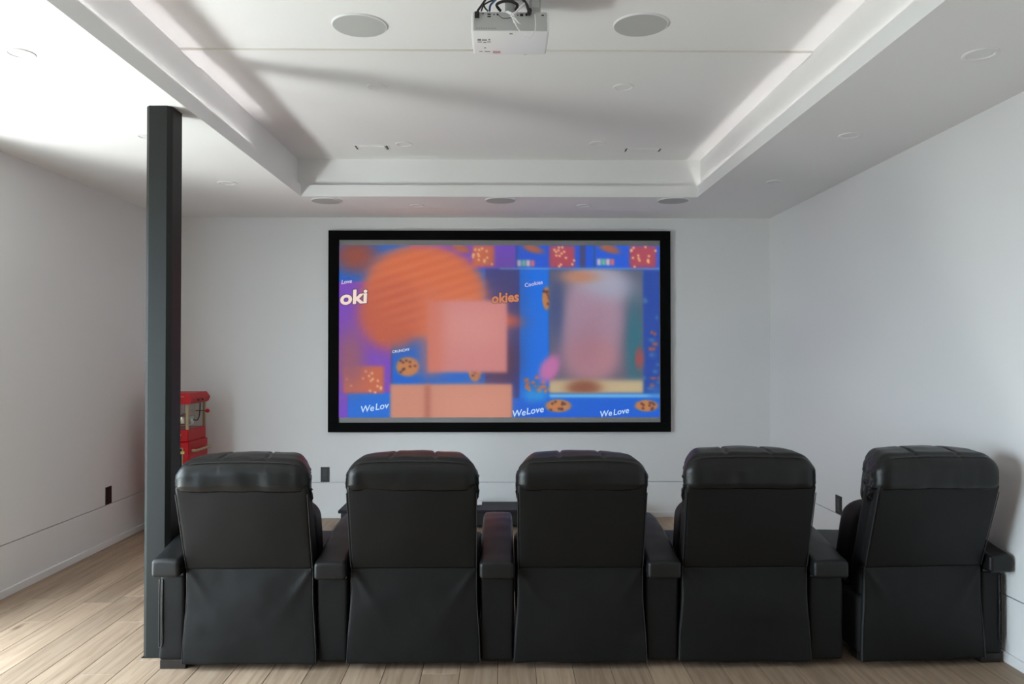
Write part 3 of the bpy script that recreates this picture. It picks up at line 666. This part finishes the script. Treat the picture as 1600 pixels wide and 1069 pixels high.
def vent(x0, x1, y0, y1, label):
    a_, b_ = on_z(x0, y0, ZT), on_z(x1, y1, ZT); ya, yb = sorted((a_.y, b_.y))
    xa_, xb_ = a_.x, b_.x
    t = thing('linear_vent', ((xa_ + xb_) / 2, (ya + yb) / 2, ZT), label, 'vent', 'slot vents in the tray ceiling')
    box('frame', xa_, xb_, ya, yb, ZT - .003, ZT, M_CEIL, t, bev=.001)
    box('blade', xa_ + .03, xb_ - .03, ya + .012, yb - .012, ZT - .010, ZT - .002, M_CEIL, t, bev=.002)
    for xe in (xa_ + .012, xb_ - .024):  # raised black bars, the shade inside the end openings put into their colour
        box('slot', xe, xe + .012, ya + .012, yb - .012, ZT - .0042, ZT - .002, M_BLKP, t)
    box('slot', xa_ + .03, xb_ - .03, ya + .006, ya + .009, ZT - .0036, ZT - .002, M_GPL, t);  # grey bar, the dimness of the long opening is in its colour
vent(551, 611, 226.5, 233.5, 'white slot vent in the tray ceiling on the post side')
vent(976, 1032, 231, 237, 'white slot vent in the tray ceiling away from the post')

# ------------------------------------------------------------------ black wall outlets
def outlet(p, ax, w, h, label):
    t = thing('wall_outlet', p, label, 'outlet', 'black wall outlets')
    def bx(name, a0, a1, z0, z1, d0, d1, m, par):
        if ax == 'Y': return box(name, p.x + a0, p.x + a1, p.y - d1, p.y - d0, p.z + z0, p.z + z1, m, par, bev=.0012)
        s = 1 if p.x < 0 else -1; e = sorted((p.x + s * d0, p.x + s * d1))
        return box(name, e[0], e[1], p.y + a0, p.y + a1, p.z + z0, p.z + z1, m, par, bev=.0012)
    pl = bx('plate', -w / 2, w / 2, -h / 2, h / 2, -.001, .006, M_BLKP, t)
    mid = bx('receptacle', -w * .26, w * .26, -h * .34, h * .34, .005, .008, mat('satin_black', (.022, .022, .023), .3), t)
    for zz in (-.19, .19):
        for sx_ in (-.09, .09): bx('slot', w * sx_ - .0012, w * sx_ + .0012, h * zz - .004, h * zz + .004, .0075, .0085, M_BLK, mid)
outlet(on_x(169, 774, XL), 'X', .088, .135, 'black wall outlet low on the wall beside the post')
outlet(on_y(508, 741.5, YB), 'Y', .08, .135, 'black wall outlet on the screen wall below the frame')
outlet(on_x(1311, 789, XR), 'X', .10, .135, 'black wall outlet low on the wall by the row end recliner')

# ------------------------------------------------------------------ low black platform under the screen, with a small white device
zc = 0.165
n0, n1, f0 = on_z(528, 798, zc), on_z(1000, 798, zc), on_z(785, 784, zc)
yn, yf = n0.y, min(f0.y, YB - .02)
cs = thing('media_platform', ((n0.x + n1.x) / 2, (yn + yf) / 2, 0), 'low black media platform on the floor below the screen', 'media stand')
box('platform_top', n0.x, n1.x, yn, yf, zc - .025, zc, M_CONS, cs, bev=.003)
box('platform_body', n0.x + .02, n1.x - .02, yn + .02, yf - .01, .03, zc - .025, M_BLKP, cs, bev=.003)
for sx_ in (n0.x + .05, n1.x - .11):
    for sy_ in (yn + .04, yf - .10): box('platform_foot', sx_, sx_ + .06, sy_, sy_ + .06, 0, .03, M_BLKP, cs)
dv = on_z(748, 789.5, zc)
dt = thing('media_box', (dv.x, dv.y, zc), 'small white electronic box on the black platform', 'device')
MB().box(dv.x - .09, dv.x + .03, dv.y - .03, dv.y + .07, zc + .004, zc + .030, bev=.006, seg=3).build('casing', M_WPL, dt, smooth=True)
box('base_foot', dv.x - .08, dv.x + .02, dv.y - .02, dv.y + .06, zc, zc + .005, M_BLKP, dt)

# ------------------------------------------------------------------ red popcorn machine on its cart in the corner
QX1 = -2.585; QX0 = -2.875; QY0, QY1 = 6.36, 6.74
pm = thing('popcorn_machine', ((QX0 + QX1) / 2, (QY0 + QY1) / 2, 0), 'red popcorn machine on a red cart behind the post', 'popcorn machine')
def hz(py, y=QY0): return on_y(298, py, y).z
z_top, z_roof, z_case, z_cart = hz(615), hz(632), hz(672), hz(691)
# roof canopy, flared below and cut back at the top
rf = MB(); e = .02
rf.prism([(QX0 - e, z_roof + .01), (QX0 - e - .012, z_roof + .045), (QX0, z_top), (QX1, z_top), (QX1 + e + .012, z_roof + .045), (QX1 + e, z_roof + .01), (QX1 + .004, z_roof), (QX0 - .004, z_roof)], 'Y', QY0 - .01, QY1 + .01)
roof = rf.build('roof_canopy', M_RED, pm)
for k in range(2): MB().lathe([(.008, 0), (.008, .012), (.006, .014)], (QX1 + e + .006, QY0 + .13 + k * .09, z_roof + .03), 'X', 12).build('rocker_switch', M_BLKP, roof)
box('sign_strip', QX0 + .03, QX1 - .03, QY0 - .013, QY0 - .009, z_top - .03, z_top - .024, M_GOLD, roof)
for x in (QX0, QX1 - .022):
    for y in (QY0, QY1 - .022): box('corner_post', x, x + .022, y, y + .022, z_case, z_roof, M_GOLD, pm, bev=.002)
gl = pane('popper_glass', (.93, .93, .90), .08)
box('pane', QX0 + .022, QX1 - .022, QY0 + .008, QY0 + .012, z_case, z_roof, gl, pm); box('pane', QX1 - .012, QX1 - .008, QY0 + .022, QY1 - .022, z_case, z_roof, gl, pm)
box('pane', QX0 + .008, QX0 + .012, QY0 + .022, QY1 - .022, z_case, z_roof, gl, pm); box('back_sheet', QX0 + .022, QX1 - .022, QY1 - .012, QY1 - .006, z_case, z_roof, M_INNER, pm)
kc = (QX1 - .095, (QY0 + QY1) / 2 - .04)
kt = MB().lathe([(.02, z_case + .03), (.075, z_case + .035), (.082, z_case + .05), (.082, z_case + .10), (.086, z_case + .104), (.03, z_case + .112), (.012, z_case + .125)], (kc[0], kc[1], 0), 'Z', 32).build('kettle', M_STEEL, pm, smooth=True)
MB().tube([(kc[0], kc[1], z_case + .12), (kc[0], kc[1], z_roof)], .008).build('kettle_rod', M_STEEL, kt, smooth=True)
MB().tube([(kc[0] + .08, kc[1], z_case + .07), (kc[0] + .105, kc[1] + .02, z_case + .07), (kc[0] + .11, kc[1] + .05, z_case + .12), (kc[0] + .11, kc[1] + .06, z_roof)], .005, sub=4).build('kettle_arm', M_BLKP, kt, smooth=True)
hl = on_y(324, 641.5, QY0 + .30)
MB().tube([(QX1 - .05, QY0 + .28, hl.z), (QX1 + .045, QY0 + .28, hl.z)], .005).build('crank_rod', M_STEEL, pm, smooth=True)
MB().lathe([(.001, -.018), (.012, -.014), (.018, 0), (.012, .014), (.001, .018)], (QX1 + .052, QY0 + .28, hl.z), 'X', 20).build('crank_knob', M_RED, pm, smooth=True)
cab = box('popper_base', QX0, QX1, QY0, QY1, z_cart, z_case, M_RED, pm, bev=.006)
MB().tube([(QX0 + .08, QY0 - .012, z_cart + .06), (QX1 - .065, QY0 - .012, z_cart + .06)], .004).build('drawer_pull', M_BRASS, cab, smooth=True)
MB().lathe([(.010, -.02), (.010, -.012), (.007, 0)], (QX1 - .06, QY0, z_cart + .06), 'Y', 14).build('pull_knob', M_BRASS, cab, smooth=True)
cz = .14
cart = box('cart_cabinet', QX0 - .01, QX1 + .012, QY0 - .01, QY1 + .01, cz, z_cart, M_RED, pm, bev=.008)
box('window_trim', QX0 + .05, QX1 - .036, QY0 - .018, QY0 - .009, z_cart - .36, z_cart - .045, M_GOLD, cart, bev=.002)
box('door_window', QX0 + .058, QX1 - .044, QY0 - .021, QY0 - .012, z_cart - .35, z_cart - .053, mat('dark_smoked_glass', (.010, .016, .016), .12), cart)
for zz in (-.085, -.30):
    box('hinge', QX1 - .052, QX1 - .018, QY0 - .025, QY0 - .009, z_cart + zz - .012, z_cart + zz + .012, M_BRASS, cart, bev=.002)
hz_ = z_cart - .075
MB().tube([(QX1 + .01, QY0 + .05, hz_), (QX1 + .045, QY0 + .05, hz_), (QX1 + .05, QY0 + .07, hz_), (QX1 + .05, QY1 - .05, hz_), (QX1 + .045, QY1 - .03, hz_), (QX1 + .01, QY1 - .03, hz_)], .011, 10).build('push_rail', M_GOLD, cart, smooth=True)
for x in (QX0 + .03, QX1 - .06):
    box('cart_leg', x, x + .03, QY0 + .02, QY0 + .05, 0, cz, M_BLKP, pm)
for x in (QX0 - .024, QX1 + .014):
    wh = MB().lathe([(.15, 0), (.16, .003), (.16, .009), (.15, .012), (.14, .009), (.14, .003), (.15, 0)], (x, QY1 - .10, .16), 'X', 40, closed=False).build('cart_wheel', M_BLKP, pm, smooth=True)
    MB().lathe([(.02, -.002), (.02, .014)], (x, QY1 - .10, .16), 'X', 16).build('hub', M_BRASS, wh)
    for k in range(10):
        a_ = 2 * math.pi * k / 10
        MB().tube([(x + .006, QY1 - .10 + .018 * math.cos(a_), .16 + .018 * math.sin(a_)), (x + .006, QY1 - .10 + .145 * math.cos(a_), .16 + .145 * math.sin(a_))], .003, 6).build('spoke', M_BRASS, wh)
